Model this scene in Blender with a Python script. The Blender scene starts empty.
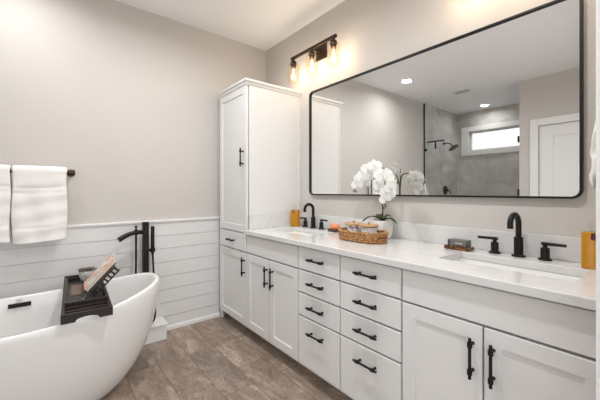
import bpy, math, random
from math import pi, sin, cos, radians, atan2, sqrt, asin
from mathutils import Vector, Matrix, Euler

SC = bpy.context.scene
COL = SC.collection
random.seed(7)
WY = 0.02            # face of the vanity wall
CEIL = 2.743

# ------------------------------------------------------------------ camera
cam_d = bpy.data.cameras.new('camera')
cam_d.sensor_width = 36.0
cam_d.lens = 312.0 / 600.0 * 36.0
cam_d.shift_y = -9.0 / 600.0
cam_d.clip_start = 0.02
cam = bpy.data.objects.new('camera', cam_d)
COL.objects.link(cam)
cam.location = (2.871, -1.829, 1.22)
cam.rotation_euler = (pi / 2, 0, math.atan2(312, 253))
SC.camera = cam

# ------------------------------------------------------------------ world, exposure
w = bpy.data.worlds.new('world'); SC.world = w; w.use_nodes = True
bg = w.node_tree.nodes['Background']
bg.inputs[0].default_value = (0.97, 0.985, 1.0, 1)
bg.inputs[1].default_value = 1.65
SC.view_settings.view_transform = 'Standard'
SC.view_settings.look = 'None'
SC.view_settings.gamma = 1.0
SC.view_settings.use_curve_mapping = False
SC.view_settings.exposure = 0.24
SC.cycles.max_bounces = 10
SC.cycles.diffuse_bounces = 6
SC.cycles.transparent_max_bounces = 16
SC.cycles.sample_clamp_indirect = 4.0
SC.cycles.use_denoising = True

CAN_W = 6.0          # recessed cans, each
BULB_W = 1.75          # sconce bulbs, each
CAN_COL = (1.0, 1.0, 1.0)
BULB_COL = (1.0, 0.93, 0.86)

# ------------------------------------------------------------------ mesh builder
class MB:
    def __init__(s): s.v = []; s.f = []
    def add(s, vs, fs):
        b = len(s.v); s.v += [tuple(p) for p in vs]
        s.f += [tuple(i + b for i in q) for q in fs]; return s
    def box(s, x0, x1, y0, y1, z0, z1):
        if x0 > x1: x0, x1 = x1, x0
        if y0 > y1: y0, y1 = y1, y0
        if z0 > z1: z0, z1 = z1, z0
        return s.add([(x0,y0,z0),(x1,y0,z0),(x1,y1,z0),(x0,y1,z0),(x0,y0,z1),(x1,y0,z1),(x1,y1,z1),(x0,y1,z1)],
                     [(3,2,1,0),(4,5,6,7),(0,1,5,4),(1,2,6,5),(2,3,7,6),(3,0,4,7)])
    def rings(s, rings, close=True, cap0=True, cap1=True):
        n = len(rings[0]); vs = [p for r in rings for p in r]; fs = []
        for i in range(len(rings) - 1):
            for j in range(n if close else n - 1):
                k = (j + 1) % n
                fs.append((i*n+j, i*n+k, (i+1)*n+k, (i+1)*n+j))
        if cap0: fs.append(tuple(range(n-1, -1, -1)))
        if cap1: fs.append(tuple((len(rings)-1)*n + j for j in range(n)))
        return s.add(vs, fs)
    def tube(s, pts, r, n=14, cap=True):
        pts = [Vector(p) for p in pts]; rr = r if isinstance(r, (list, tuple)) else [r]*len(pts)
        rings = []; prev = None
        for i, p in enumerate(pts):
            t = (pts[min(i+1, len(pts)-1)] - pts[max(i-1, 0)]).normalized()
            if prev is None:
                a = Vector((0,0,1)) if abs(t.z) < .9 else Vector((1,0,0))
                u = t.cross(a).normalized()
            else:
                u = (prev - t * prev.dot(t)).normalized()
            prev = u; q = t.cross(u)
            rings.append([p + (u*cos(2*pi*k/n) + q*sin(2*pi*k/n))*rr[i] for k in range(n)])
        return s.rings(rings, True, cap, cap)
    def cyl(s, p0, p1, r0, r1=None, n=24):
        return s.tube([p0, p1], [r0, r0 if r1 is None else r1], n)
    def lathe(s, prof, c=(0,0,0), n=32, cap0=True, cap1=True, axis='z', sq=0):
        rings = []
        for r, h in prof:
            ring = []
            for k in range(n):
                a = 2*pi*k/n; x = r*cos(a); y = r*sin(a)
                if axis == 'z': p = (c[0]+x, c[1]+y, c[2]+h)
                elif axis == 'x': p = (c[0]+h, c[1]+x, c[2]+y)
                else: p = (c[0]+y, c[1]+h, c[2]+x)
                ring.append(p)
            rings.append(ring)
        return s.rings(rings, True, cap0, cap1)
    def grid(s, fn, nu, nv, cu=False):
        vs = [fn(i/(nu if cu else nu-1), j/(nv-1)) for j in range(nv) for i in range(nu)]
        fs = []
        for j in range(nv-1):
            for i in range(nu if cu else nu-1):
                k = (i+1) % nu
                fs.append((j*nu+i, j*nu+k, (j+1)*nu+k, (j+1)*nu+i))
        return s.add(vs, fs)
    def prism(s, poly, axis, a, b):
        def P(u, v, h): return {'x': (h,u,v), 'y': (u,h,v), 'z': (u,v,h)}[axis]
        return s.rings([[P(u,v,a) for u,v in poly], [P(u,v,b) for u,v in poly]])
    def shaker(s, x0, x1, z0, z1, yf, back, stile=.057, rec=.007, dirn=1, ch=.003):
        """door whose face looks towards -dirn*y"""
        d = dirn
        o = lambda y, a: [(x0+a,y,z0+a),(x1-a,y,z0+a),(x1-a,y,z1-a),(x0+a,y,z1-a)]
        return s.rings([o(yf+d*back,0), o(yf+d*.0015,0), o(yf,.0015), o(yf,stile), o(yf+d*rec,stile+ch)])

def rrect(x0, x1, y0, y1, r, n=6):
    out = []
    for cx, cy, a in ((x1-r,y0+r,-pi/2),(x1-r,y1-r,0),(x0+r,y1-r,pi/2),(x0+r,y0+r,pi)):
        for k in range(n+1):
            t = a + pi/2*k/n; out.append((cx+r*cos(t), cy+r*sin(t)))
    return out

OFF = {}
def link(name, mb, m, parent=None, local=False, smooth=30, bevel=0, sub=0, bseg=2, solid=0):
    me = bpy.data.meshes.new(name)
    off = (0,0,0)
    if parent is not None and not local: off = OFF.get(parent.name, (0,0,0))
    me.from_pydata([(p[0]-off[0], p[1]-off[1], p[2]-off[2]) for p in mb.v], [], mb.f)
    me.update()
    import bmesh
    bm = bmesh.new(); bm.from_mesh(me); bmesh.ops.recalc_face_normals(bm, faces=bm.faces); bm.to_mesh(me); bm.free()
    if smooth:
        me.shade_smooth()
        if smooth < 180: me.set_sharp_from_angle(angle=radians(smooth))
    me.materials.append(m)
    o = bpy.data.objects.new(name, me); COL.objects.link(o)
    if parent is not None:
        o.parent = parent; OFF[o.name] = OFF.get(parent.name, (0,0,0)) if not local else (0,0,0)
    if solid:
        md = o.modifiers.new('solid', 'SOLIDIFY'); md.thickness = solid; md.offset = 0
    if bevel:
        md = o.modifiers.new('bevel', 'BEVEL'); md.width = bevel; md.segments = bseg; md.limit_method = 'ANGLE'; md.angle_limit = radians(40)
        md.harden_normals = False
    if sub:
        md = o.modifiers.new('sub', 'SUBSURF'); md.levels = sub; md.render_levels = sub
    return o
def tag(o, label, cat, group=None):
    o['label'] = label; o['category'] = cat
    if group: o['group'] = group
    return o
def thing(name, label, cat, loc=(0,0,0), rz=0, group=None):
    o = bpy.data.objects.new(name, None); COL.objects.link(o)
    o.empty_display_size = .05
    o.location = loc; o.rotation_euler = (0,0,rz); OFF[o.name] = tuple(loc)
    return tag(o, label, cat, group)
def solo(name, mb, m, label, cat, loc=(0,0,0), rz=0, group=None, **k):
    o = link(name, mb, m, **k); o.location = loc; o.rotation_euler = (0,0,rz)
    return tag(o, label, cat, group)
def struct(name, mb, m, parent=None, **k):
    k.setdefault('smooth', 0)
    o = link(name, mb, m, parent, **k)
    if parent is None: o['kind'] = 'structure'
    return o

# ------------------------------------------------------------------ materials
def mat(name, col, rough=.5, metal=0, spec=.5, coat=0, trans=0, ior=1.45, sss=0, emit=None, es=0):
    m = bpy.data.materials.new(name); m.use_nodes = True
    b = m.node_tree.nodes['Principled BSDF']
    b.inputs['Base Color'].default_value = (*col, 1)
    b.inputs['Roughness'].default_value = rough
    b.inputs['Metallic'].default_value = metal
    b.inputs['Specular IOR Level'].default_value = spec
    b.inputs['Coat Weight'].default_value = coat
    b.inputs['Coat Roughness'].default_value = .05
    b.inputs['Transmission Weight'].default_value = trans
    b.inputs['IOR'].default_value = ior
    b.inputs['Subsurface Weight'].default_value = sss
    if emit:
        b.inputs['Emission Color'].default_value = (*emit, 1); b.inputs['Emission Strength'].default_value = es
    return m
class NT:
    def __init__(s, m): s.m = m; s.t = m.node_tree; s.b = s.t.nodes['Principled BSDF']
    def n(s, t, **k):
        x = s.t.nodes.new(t)
        for a, v in k.items():
            if hasattr(x, a) and a not in ('inputs',): setattr(x, a, v)
        return x
    def l(s, a, b): s.t.links.new(a, b)
    def coord(s, out='Object', scale=(1,1,1), loc=(0,0,0), rot=(0,0,0)):
        c = s.n('ShaderNodeTexCoord'); mp = s.n('ShaderNodeMapping')
        mp.inputs['Scale'].default_value = scale; mp.inputs['Location'].default_value = loc; mp.inputs['Rotation'].default_value = rot
        s.l(c.outputs[out], mp.inputs['Vector']); return mp.outputs['Vector']
    def noise(s, vec, scale, detail=4, rough=.5, dist=0):
        x = s.n('ShaderNodeTexNoise'); s.l(vec, x.inputs['Vector'])
        x.inputs['Scale'].default_value = scale; x.inputs['Detail'].default_value = detail
        x.inputs['Roughness'].default_value = rough; x.inputs['Distortion'].default_value = dist
        return x.outputs['Fac']
    def ramp(s, fac, stops):
        x = s.n('ShaderNodeValToRGB'); s.l(fac, x.inputs['Fac']); e = x.color_ramp.elements
        while len(e) < len(stops): e.new(.5)
        for q, (p, c) in zip(e, stops): q.position = p; q.color = (*c, 1)
        return x.outputs['Color']
    def mix(s, a, b, fac, mode='MIX'):
        x = s.n('ShaderNodeMix'); x.data_type = 'RGBA'; x.blend_type = mode
        for sock, v in ((x.inputs['A'] if False else x.inputs[6], a), (x.inputs[7], b)):
            if isinstance(v, tuple): sock.default_value = (*v, 1)
            else: s.l(v, sock)
        if isinstance(fac, (int, float)): x.inputs[0].default_value = fac
        else: s.l(fac, x.inputs[0])
        return x.outputs[2]
    def color(s, c): s.l(c, s.b.inputs['Base Color'])
    def bump(s, h, strength=.3, dist=.01):
        x = s.n('ShaderNodeBump'); x.inputs['Strength'].default_value = strength; x.inputs['Distance'].default_value = dist
        s.l(h, x.inputs['Height']); s.l(x.outputs['Normal'], s.b.inputs['Normal'])

def thin_glass(name, tint, refl=.5, rough=0.0):
    m = bpy.data.materials.new(name); m.use_nodes = True; t = m.node_tree
    t.nodes.remove(t.nodes['Principled BSDF']); out = t.nodes['Material Output']
    tr = t.nodes.new('ShaderNodeBsdfTransparent'); tr.inputs[0].default_value = (*tint, 1)
    gl = t.nodes.new('ShaderNodeBsdfGlossy'); gl.inputs['Roughness'].default_value = rough
    fr = t.nodes.new('ShaderNodeLayerWeight'); fr.inputs[0].default_value = .5
    pw = t.nodes.new('ShaderNodeMath'); pw.operation = 'POWER'; pw.inputs[1].default_value = 4.0
    mul = t.nodes.new('ShaderNodeMath'); mul.operation = 'MULTIPLY_ADD'; mul.inputs[1].default_value = refl*1.6; mul.inputs[2].default_value = .03
    mx = t.nodes.new('ShaderNodeMixShader')
    t.links.new(fr.outputs['Facing'], pw.inputs[0]); t.links.new(pw.outputs[0], mul.inputs[0]); t.links.new(mul.outputs[0], mx.inputs[0])
    t.links.new(tr.outputs[0], mx.inputs[1]); t.links.new(gl.outputs[0], mx.inputs[2]); t.links.new(mx.outputs[0], out.inputs[0])
    return m

M = {}
M['wall'] = mat('greige_paint', (.59,.56,.53), .85, spec=.2)
n = NT(M['wall']); n.bump(n.noise(n.coord(), 220, 2), .06, .002)
M['ceiling'] = mat('ceiling_paint', (.91,.91,.915), .9, spec=.1)
M['trim'] = mat('trim_white', (.79,.785,.78), .4)
M['cab'] = mat('cabinet_white', (.735,.732,.725), .38)
M['ship'] = mat('shiplap_white', (.74,.735,.728), .5)
M['tub'] = mat('acrylic_white', (.80,.795,.785), .12, coat=.3)
M['porc'] = mat('porcelain', (.82,.82,.81), .12)
M['black'] = mat('matte_black', (.008,.008,.009), .42, spec=.35)
M['blackgloss'] = mat('black_plastic', (.01,.01,.01), .25)
M['bronze'] = mat('dark_bronze', (.055,.032,.02), .42, metal=.7)
M['mirror'] = mat('mirror_glass', (.88,.89,.885), .0, metal=1)
M['chrome'] = mat('chrome', (.8,.8,.8), .1, metal=1)
M['ceramic'] = mat('white_ceramic', (.74,.73,.71), .35)
M['leaf'] = mat('orchid_leaf', (.025,.055,.012), .4)
M['stem'] = mat('orchid_stem', (.10,.09,.025), .5)
M['petal'] = mat('orchid_petal', (.86,.85,.83), .6, sss=.15)
M['lip'] = mat('orchid_lip', (.80,.76,.62), .5)
M['bud'] = mat('orchid_bud', (.10,.10,.06), .5)
M['amber'] = mat('amber_liquid', (.80,.40,.025), .06, trans=.6, ior=1.38, coat=.3)
M['maroon'] = mat('maroon_tag', (.10,.02,.03), .5)
M['clear'] = thin_glass('clear_glass', (.97,.98,.98), .35)
M['showerglass'] = thin_glass('shower_glass', (.975,.98,.978), .25)
M['shade'] = thin_glass('shade_glass', (1.0,.95,.87), .8)
M['bulbglass'] = thin_glass('bulb_glass', (1.0,.93,.82), .3)
M['filament'] = mat('filament', (1,.8,.5), .5, emit=(1,.70,.36), es=22)
M['canlens'] = mat('can_lens', (1,1,1), .5, emit=(1,.97,.92), es=4.5)
M['grey_box'] = mat('grey_box', (.15,.145,.145), .6)
M['white_ink'] = mat('white_ink', (.6,.6,.6), .6)
M['darktile'] = mat('dark_dish', (.05,.022,.012), .3, coat=.4)
M['soap'] = mat('orange_soap', (.80,.30,.12), .4, sss=.2)
M['cotton'] = mat('cotton', (.93,.915,.90), .95)
M['paper'] = mat('paper', (.72,.64,.54), .8)
M['sticker'] = mat('sticker', (.62,.62,.62), .5)
M['stickink'] = mat('sticker_ink', (.25,.25,.27), .5)
M['succ'] = mat('succulent', (.10,.085,.06), .5)
M['caddyinset'] = mat('caddy_inset', (.15,.10,.075), .5)

def woodmat(name, c0, c1, scale=(3,30,30), rough=.45):
    m = mat(name, c0, rough); q = NT(m)
    v = q.coord('Object', scale); f = q.noise(v, 3, 6, .6, 1.2)
    q.color(q.ramp(f, [(.3, c0), (.7, c1)])); q.bump(f, .15, .003); return m
M['darkwood'] = woodmat('dark_wood', (.009,.005,.004), (.024,.014,.011), rough=.38)
M['lightwood'] = woodmat('lid_wood', (.42,.24,.11), (.58,.37,.19), (8,30,30))

m = M['quartz'] = mat('white_quartz', (.80,.785,.77), .16, coat=.2); q = NT(m)
v = q.coord('Object', (1,1,1), (.3,.7,0), (0,0,.5))
f1 = q.noise(v, 2.2, 8, .62, 1.6)
veins = q.ramp(f1, [(.470, (0,0,0)), (.492, (1,1,1)), (.515, (0,0,0))])
f2 = q.noise(v, 1.3, 3, .5, .5)
big = q.ramp(f2, [(.3, (.71,.712,.71)), (.7, (.67,.672,.668))])
vm = q.n('ShaderNodeMath'); vm.operation = 'MULTIPLY'; q.l(veins, vm.inputs[0]); vm.inputs[1].default_value = .22
q.color(q.mix(big, (.50,.475,.45), vm.outputs[0]))

m = M['towel'] = mat('white_terry', (.83,.81,.79), .95, spec=.1); q = NT(m)
v = q.coord(); q.bump(q.noise(v, 420, 3, .7), .5, .004)

m = M['floor'] = mat('floor_tile', (.2,.16,.13), .42, spec=.35); q = NT(m)
v = q.coord('Object', (1,1,1), (.07,-.01,0))
br = q.n('ShaderNodeTexBrick'); q.l(v, br.inputs['Vector'])
br.offset = .36; br.offset_frequency = 2; br.squash = 1
br.inputs['Color1'].default_value = (0,0,0,1); br.inputs['Color2'].default_value = (1,1,1,1); br.inputs['Mortar'].default_value = (.5,.5,.5,1)
br.inputs['Scale'].default_value = 1; br.inputs['Mortar Size'].default_value = .0022; br.inputs['Mortar Smooth'].default_value = .1
br.inputs['Brick Width'].default_value = .61; br.inputs['Row Height'].default_value = .205; br.inputs['Bias'].default_value = 0
tone = br.outputs['Color']; mortar = br.outputs['Fac']
# shift the pattern per tile
sh = q.n('ShaderNodeVectorMath'); sh.operation = 'SCALE'; q.l(tone, sh.inputs[0]); sh.inputs['Scale'].default_value = 7.0
ad = q.n('ShaderNodeVectorMath'); ad.operation = 'ADD'; q.l(v, ad.inputs[0]); q.l(sh.outputs[0], ad.inputs[1])
st = q.n('ShaderNodeMapping'); q.l(ad.outputs[0], st.inputs['Vector']); st.inputs['Scale'].default_value = (.8,2.0,1)
cloud = q.noise(st.outputs[0], 5.5, 9, .72, .7)
fine = q.noise(st.outputs[0], 30, 6, .7, 2.0)
base = q.ramp(cloud, [(.30, (.18,.138,.110)), (.48, (.275,.217,.176)), (.58, (.36,.295,.243)), (.72, (.59,.50,.425))])
fr = q.ramp(fine, [(.35, (.68,.68,.68)), (.55, (1.0,.99,.98)), (.68, (1.5,1.46,1.40))])
c1 = q.mix(base, fr, .8, 'MULTIPLY')
tn = q.ramp(tone, [(0, (.86,.86,.87)), (1, (1.14,1.10,1.06))])
c2 = q.mix(c1, tn, 1.0, 'MULTIPLY')
q.color(q.mix(c2, (.14,.108,.085), mortar)); q.bump(mortar, .25, -.002)

m = M['tile'] = mat('shower_tile', (.36,.345,.33), .45); q = NT(m)
v = q.coord('Object', (1,1,1))
cl = q.noise(v, 3.0, 8, .65, 1.0)
q.color(q.ramp(cl, [(.32, (.43,.415,.395)), (.48, (.53,.51,.49)), (.56, (.58,.565,.545)), (.70, (.70,.685,.665))]))

m = M['wicker'] = mat('woven_seagrass', (.42,.23,.09), .7); q = NT(m)
v = q.coord('Object', (1,1,1)); f = q.noise(v, 90, 3, .6)
q.color(q.ramp(f, [(.35, (.20,.085,.026)), (.52, (.42,.21,.08)), (.70, (.62,.37,.17))]))

m = M['cover'] = mat('book_cover', (.8,.5,.3), .35); q = NT(m)
v = q.coord('Object', (1,1,1)); vo = q.n('ShaderNodeTexVoronoi'); q.l(v, vo.inputs['Vector']); vo.inputs['Scale'].default_value = 26
sp = q.n('ShaderNodeSeparateColor'); q.l(vo.outputs['Color'], sp.inputs[0])
q.color(q.ramp(sp.outputs[0], [(0, (.75,.70,.62)), (.35, (.70,.20,.06)), (.55, (.78,.74,.68)), (.75, (.35,.33,.05)), (.9, (.55,.62,.66))]))

m = M['tortoise'] = mat('tortoise_dish', (.2,.07,.02), .2, coat=.5); q = NT(m)
v = q.coord('Object', (1,1,1)); f = q.noise(v, 60, 2, .5)
q.color(q.ramp(f, [(.40, (.03,.012,.006)), (.55, (.22,.065,.012)), (.72, (.62,.36,.12))]))

m = M['pot'] = mat('speckled_pot', (.66,.65,.64), .6); q = NT(m)
v = q.coord('Object', (1,1,1)); f = q.noise(v, 55, 4, .7)
q.color(q.ramp(f, [(.40, (.40,.39,.38)), (.50, (.68,.67,.66)), (.75, (.74,.73,.72))]))

# ------------------------------------------------------------------ setting
SY = -3.26            # shower front / far wall
SB = -4.52            # shower rear wall
SX = 1.425             # shower side wall
RX = 2.76             # right wall
OY0, OY1 = -.85, -2.75
struct('floor', MB().box(-.12, 3.6, SB-.1, WY+.12, -.08, 0), M['floor'])
struct('ceiling', MB().box(-.12, 3.6, SB-.1, WY+.12, CEIL, CEIL+.1), M['ceiling'])
struct('wall_back', MB().box(-.12, 0, SB-.1, WY+.12, 0, CEIL), M['wall'])
struct('wall_vanity', MB().box(0, RX+.12, WY, WY+.12, 0, CEIL), M['wall'])
b = MB(); b.box(RX, RX+.12, OY0, WY, 0, CEIL); b.box(RX, RX+.12, SY, OY1, 0, CEIL); b.box(RX, RX+.12, OY1, OY0, 2.16, CEIL)
struct('wall_right', b, M['wall'])
DX0, DX1, DZ = 1.64, 2.42, 2.09
b = MB(); b.box(SX, DX0, SY-.12, SY, 0, CEIL); b.box(DX1, RX+.12, SY-.12, SY, 0, CEIL); b.box(DX0, DX1, SY-.12, SY, DZ, CEIL)
struct('wall_front', b, M['wall'])
struct('wall_shower_right', MB().box(SX, SX+.12, SB-.1, SY-.12, 0, CEIL), M['tile'])
WX0, WX1, WZ0, WZ1 = .24, 1.26, 1.985, 2.36
b = MB(); b.box(0, WX0, SB-.1, SB, 0, CEIL); b.box(WX1, SX, SB-.1, SB, 0, CEIL)
b.box(WX0, WX1, SB-.1, SB, 0, WZ0); b.box(WX0, WX1, SB-.1, SB, WZ1, CEIL)
# tile joints are grooves of the tile cladding itself
struct('wall_shower_rear', b, M['tile'])
b = MB()
for (z0, z1) in ((0,.6),(.6,1.2),(1.2,1.8),(1.8,2.4),(2.4,CEIL)):
    for (y0, y1) in ((SB,-4.22),(-4.22,-3.92),(-3.92,-3.62),(-3.62,SY-.004)):
        b.box(.0, .010, y0+.0005, y1-.0005, z0+.0005, z1-.0005)
struct('wall_shower_left', b, M['tile'])
b = MB()
for (z0, z1) in ((0,.6),(.6,1.2),(1.2,1.8)):
    for k in range(5):
        x0, x1 = .012+k*.2825, .012+(k+1)*.2825
        b.box(x0+.0005, x1-.0005, SB, SB+.008, z0+.0005, z1-.0005)
struct('trim_3', b, M['tile'])
# window in the shower
W = bpy.data.objects.new('window_1', None); COL.objects.link(W); W['kind'] = 'structure'
W.location = (.75, SB, 2.17); OFF[W.name] = (.75, SB, 2.17)
b = MB(); c = .135
b.box(WX0-c, WX0, SB+.008, SB+.030, WZ0-c*.6, WZ1+c*.7); b.box(WX1, WX1+c, SB+.008, SB+.030, WZ0-c*.6, WZ1+c*.7)
b.box(WX0, WX1, SB+.008, SB+.030, WZ1, WZ1+c*.7); b.box(WX0, WX1, SB+.008, SB+.034, WZ0-c*.6, WZ0)
link('window_casing', b, M['trim'], W, smooth=0, bevel=.003)
b = MB(); s_ = .035
b.box(WX0, WX0+s_, SB-.09, SB-.04, WZ0, WZ1); b.box(WX1-s_, WX1, SB-.09, SB-.04, WZ0, WZ1)
b.box(WX0+s_, WX1-s_, SB-.09, SB-.04, WZ0, WZ0+s_); b.box(WX0+s_, WX1-s_, SB-.09, SB-.04, WZ1-s_, WZ1)
link('window_frame', b, M['trim'], W, smooth=0, bevel=.003)
link('pane', MB().box(WX0+s_, WX1-s_, SB-.068, SB-.062, WZ0+s_, WZ1-s_), M['clear'], W, smooth=0)
# far door
D = bpy.data.objects.new('door_1', None); COL.objects.link(D); D['kind'] = 'structure'
D.location = (DX0, SY, 0); OFF[D.name] = (DX0, SY, 0)
b = MB(); yf = SY-.022; mid = .95
b.shaker(DX0+.004, DX1-.004, mid+.0, DZ-.004, yf, .036, .15, .009, -1, .006)
b.shaker(DX0+.004, DX1-.004, .008, mid, yf, .036, .15, .009, -1, .006)
link('door_panel', b, M['trim'], D, smooth=0)
b = MB(); b.lathe([(.026,0),(.026,.008),(.011,.012),(.011,.04),(.024,.05),(.028,.062),(.02,.075),(0.001,.078)], (DX1-.07, yf, .95), 20, axis='y')
link('door_handle', b, M['black'], D)
b = MB(); c = .09
b.box(DX0-c, DX0, SY, SY+.018, 0, DZ+c); b.box(DX1, DX1+c, SY, SY+.018, 0, DZ+c); b.box(DX0, DX1, SY, SY+.018, DZ, DZ+c)
struct('trim_2', b, M['trim'], bevel=.003)
# opening casing beside the camera
b = MB(); b.box(RX-.018, RX, OY0, OY0+.08, 0, 2.24); b.box(RX-.018, RX, OY1-.08, OY1, 0, 2.24); b.box(RX-.018, RX, OY1, OY0, 2.16, 2.24)
b.box(RX, RX+.12, OY0-.014, OY0, 0, 2.16); b.box(RX, RX+.12, OY1, OY1+.014, 0, 2.16); b.box(RX, RX+.12, OY1, OY0, 2.146, 2.16)
struct('trim_4', b, M['trim'], bevel=.003)
# shiplap wainscot, cap rail, shoe
b = MB(); zs = [0.006, .124, .246, .363, .481, .603, .721, .833, .948]
for z0, z1 in zip(zs[:-1], zs[1:]):
    b.prism([(0.0, z0), (.012, z0), (.012, z1-.0045), (.004, z1-.0045), (.004, z1), (0, z1)], 'y', SY, -.523)
struct('wall_back_shiplap', b, M['ship'])
b = MB(); b.prism([(0,.945),(.020,.945),(.022,.949),(.022,.953),(.026,.956),(.026,.966),(.022,.969),(0,.969)], 'y', SY, -.523)
struct('trim_1', b, M['trim'])
b = MB(); b.prism([(.012,0),(.026,0),(.026,.022),(.022,.032),(.014,.036),(.012,.036)], 'y', SY, -1.044)
b2 = MB(); b2.prism([(.012,0),(.026,0),(.026,.022),(.022,.032),(.014,.036),(.012,.036)], 'y', -1.044, -.523)
struct('baseboard_back', b2, M['trim'])

# ------------------------------------------------------------------ cabinets
CF = -.555            # door faces
CB = -.527            # carcass face
ZT = .866
def carcass(b, x0, x1, top=ZT, kick=True, rails=()):
    t = .018
    b.box(x0, x0+t, CB+.018, WY-.001, .1, top); b.box(x1-t, x1, CB+.018, WY-.001, .1, top)
    b.box(x0+t, x1-t, CB+.018, WY-.01, .1, .1+t); b.box(x0+t, x1-t, WY-.009, WY-.001, .1, top)
    b.box(x0, x0+.03, CB, CB+.018, .1, top); b.box(x1-.03, x1, CB, CB+.018, .1, top)
    b.box(x0+.03, x1-.03, CB, CB+.018, .1, .13); b.box(x0+.03, x1-.03, CB, CB+.018, top-.03, top)
    for z in rails: b.box(x0+.03, x1-.03, CB, CB+.018, z-.02, z+.02)
def pull(parent, c, axis, L=.15, local=False):
    """black bar pull: slim bar on two collared posts"""
    b = MB(); x, z = c; yb = CF-.029
    e = Vector((1,0,0)) if axis == 'x' else Vector((0,0,1))
    m0 = Vector((x, yb, z))
    b.cyl(m0 - e*L/2, m0 + e*L/2, .0058, n=16)
    for s in (-1, 1):
        p = m0 + e*s*L*.33
        b.cyl(p - e*.009, p + e*.009, .0092, n=16)
        b.tube([p, p + Vector((0,.020,0)), p + Vector((0,.026,0)), p + Vector((0,.0292,0))], [.0055,.0055,.0068,.0068], 14)
    return link('handle', b, M['black'], parent, smooth=40)
def door(root, x0, x1, z0, z1, hx, hz, ax='z', L=.15, label=None):
    d = link('door', MB().shaker(x0, x1, z0, z1, CF, .0195), M['cab'], root, smooth=0)
    pull(d, (hx, hz), ax, L); return d
def slab(root, name, x0, x1, z0, z1, handle=True, L=.15):
    o = lambda y, a: [(x0+a,y,z0+a),(x1-a,y,z0+a),(x1-a,y,z1-a),(x0+a,y,z1-a)]
    d = link(name, MB().rings([o(CF+.0195,0), o(CF+.002,0), o(CF,.002)]), M['cab'], root, smooth=0)
    if handle: pull(d, ((x0+x1)/2, (z0+z1)/2), 'x', L)
    return d
G = .0052
X = [.084, .60, 1.278, 1.654, 2.045, 2.742]
# linen tower
T = thing('linen_cabinet', 'tall white linen cabinet with crown moulding in the corner by the shiplap wall', 'cabinet', (.02, WY, 0))
b = MB(); TT = 2.10
b.box(.068, .086, CB+.018, WY-.001, .1, TT); b.box(.582, .5992, CB-.0, WY-.001, .1, TT); b.box(.086, .582, WY-.009, WY-.001, .1, TT)
b.box(.086, .582, CB+.018, WY-.009, .1, .118); b.box(.086, .582, CB+.018, WY-.009, TT-.018, TT)
b.box(.086, .582, CB+.018, WY-.009, .78, .80)
b.box(.027, .068, CB+.008, CB+.026, 0.0005, TT); b.box(.068, .086, CB, CB+.018, .1, TT); b.box(.57, .582, CB, CB+.018, .1, TT)
for z in (.115, .712, .866, TT-.02): b.box(.086, .57, CB, CB+.018, z-.015, z+.015)
link('carcass', b, M['cab'], T, smooth=0, bevel=.0015)
link('scribe_strip', MB().box(.5992, .606, WY-.03, WY-.001, 1.015, 2.094), M['cab'], T, smooth=0)
link('toe_kick', MB().box(.07, .599, -.440, -.425, 0.0005, .1), M['cab'], T, smooth=0)
door(T, X[0]+G, .60-G, .868+G, 2.094, .548, 1.50, L=.155)
slab(T, 'drawer', X[0]+G, .60-G, .712+G, .868-G, L=.13)
door(T, X[0]+G, .60-G, .105, .712-G, .572, .594, L=.155)
b = MB()
def ol(p, z): return [(.079, WY-.001, z), (.599+p, WY-.001, z), (.599+p, CF-p, z), (.079, CF-p, z)]
b.rings([ol(.002,2.0945), ol(.003,2.102), ol(.008,2.104), ol(.010,2.116), ol(.018,2.126), ol(.021,2.128), ol(.021,2.142), ol(.019,2.145)])
link('crown_moulding', b, M['cab'], T, smooth=0)
# sink bases
def sink_base(x0, x1, mid, label):
    S = thing('sink_cabinet', label, 'cabinet', (x0, WY, 0), group='vanity base cabinets')
    b = MB(); carcass(b, x0+.0005, x1-.0005, rails=(.712,)); link('carcass', b, M['cab'], S, smooth=0)
    link('toe_kick', MB().box(x0+.0005, x1-.0005, -.440, -.425, 0.0005, .1), M['cab'], S, smooth=0)
    slab(S, 'false_front', x0+G, x1-G, .712+G, .858, False)
    door(S, x0+G, mid-G*.7, .105, .712-G, mid+(-.036 if x0 > 1 else -.020), .584, L=.155)
    door(S, mid+G*.7, x1-G, .105, .712-G, mid+(.036 if x0 > 1 else .056), .584, L=.155)
    return S
def drawer_bank(x0, x1, label):
    S = thing('drawer_cabinet', label, 'cabinet', (x0, WY, 0), group='vanity base cabinets')
    b = MB(); carcass(b, x0+.0005, x1-.0005, rails=(.714,.566,.417)); link('carcass', b, M['cab'], S, smooth=0)
    link('toe_kick', MB().box(x0+.0005, x1-.0005, -.440, -.425, 0.0005, .1), M['cab'], S, smooth=0)
    zz = [(.105,.417-G),(.417+G,.566-G),(.566+G,.714-G),(.714+G,.858)]
    for i, (z0, z1) in enumerate(zz):
        d = slab(S, 'drawer', x0+G, x1-G, z0, z1, False)
        pull(d, ((x0+x1)/2, (z0+z1)/2+.004 if i else z1-.076), 'x', .148)
    return S
sink_base(X[1], X[2], .936, 'white two-door sink cabinet next to the tall linen cabinet')
drawer_bank(X[2], X[3], 'narrower white bank of four drawers beside the far sink cabinet')
drawer_bank(X[3], X[4], 'wider white bank of four drawers below the wicker tray')
sink_base(X[4], X[5], 2.393, 'white two-door sink cabinet nearest the camera under the second sink')
solo('filler_strip', MB().box(X[5]+.001, RX-.001, CF+.005, CB+.02, 0.0005, ZT), M['cab'], 'white filler strip closing the vanity end against the wall', 'filler strip', smooth=0)

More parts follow.
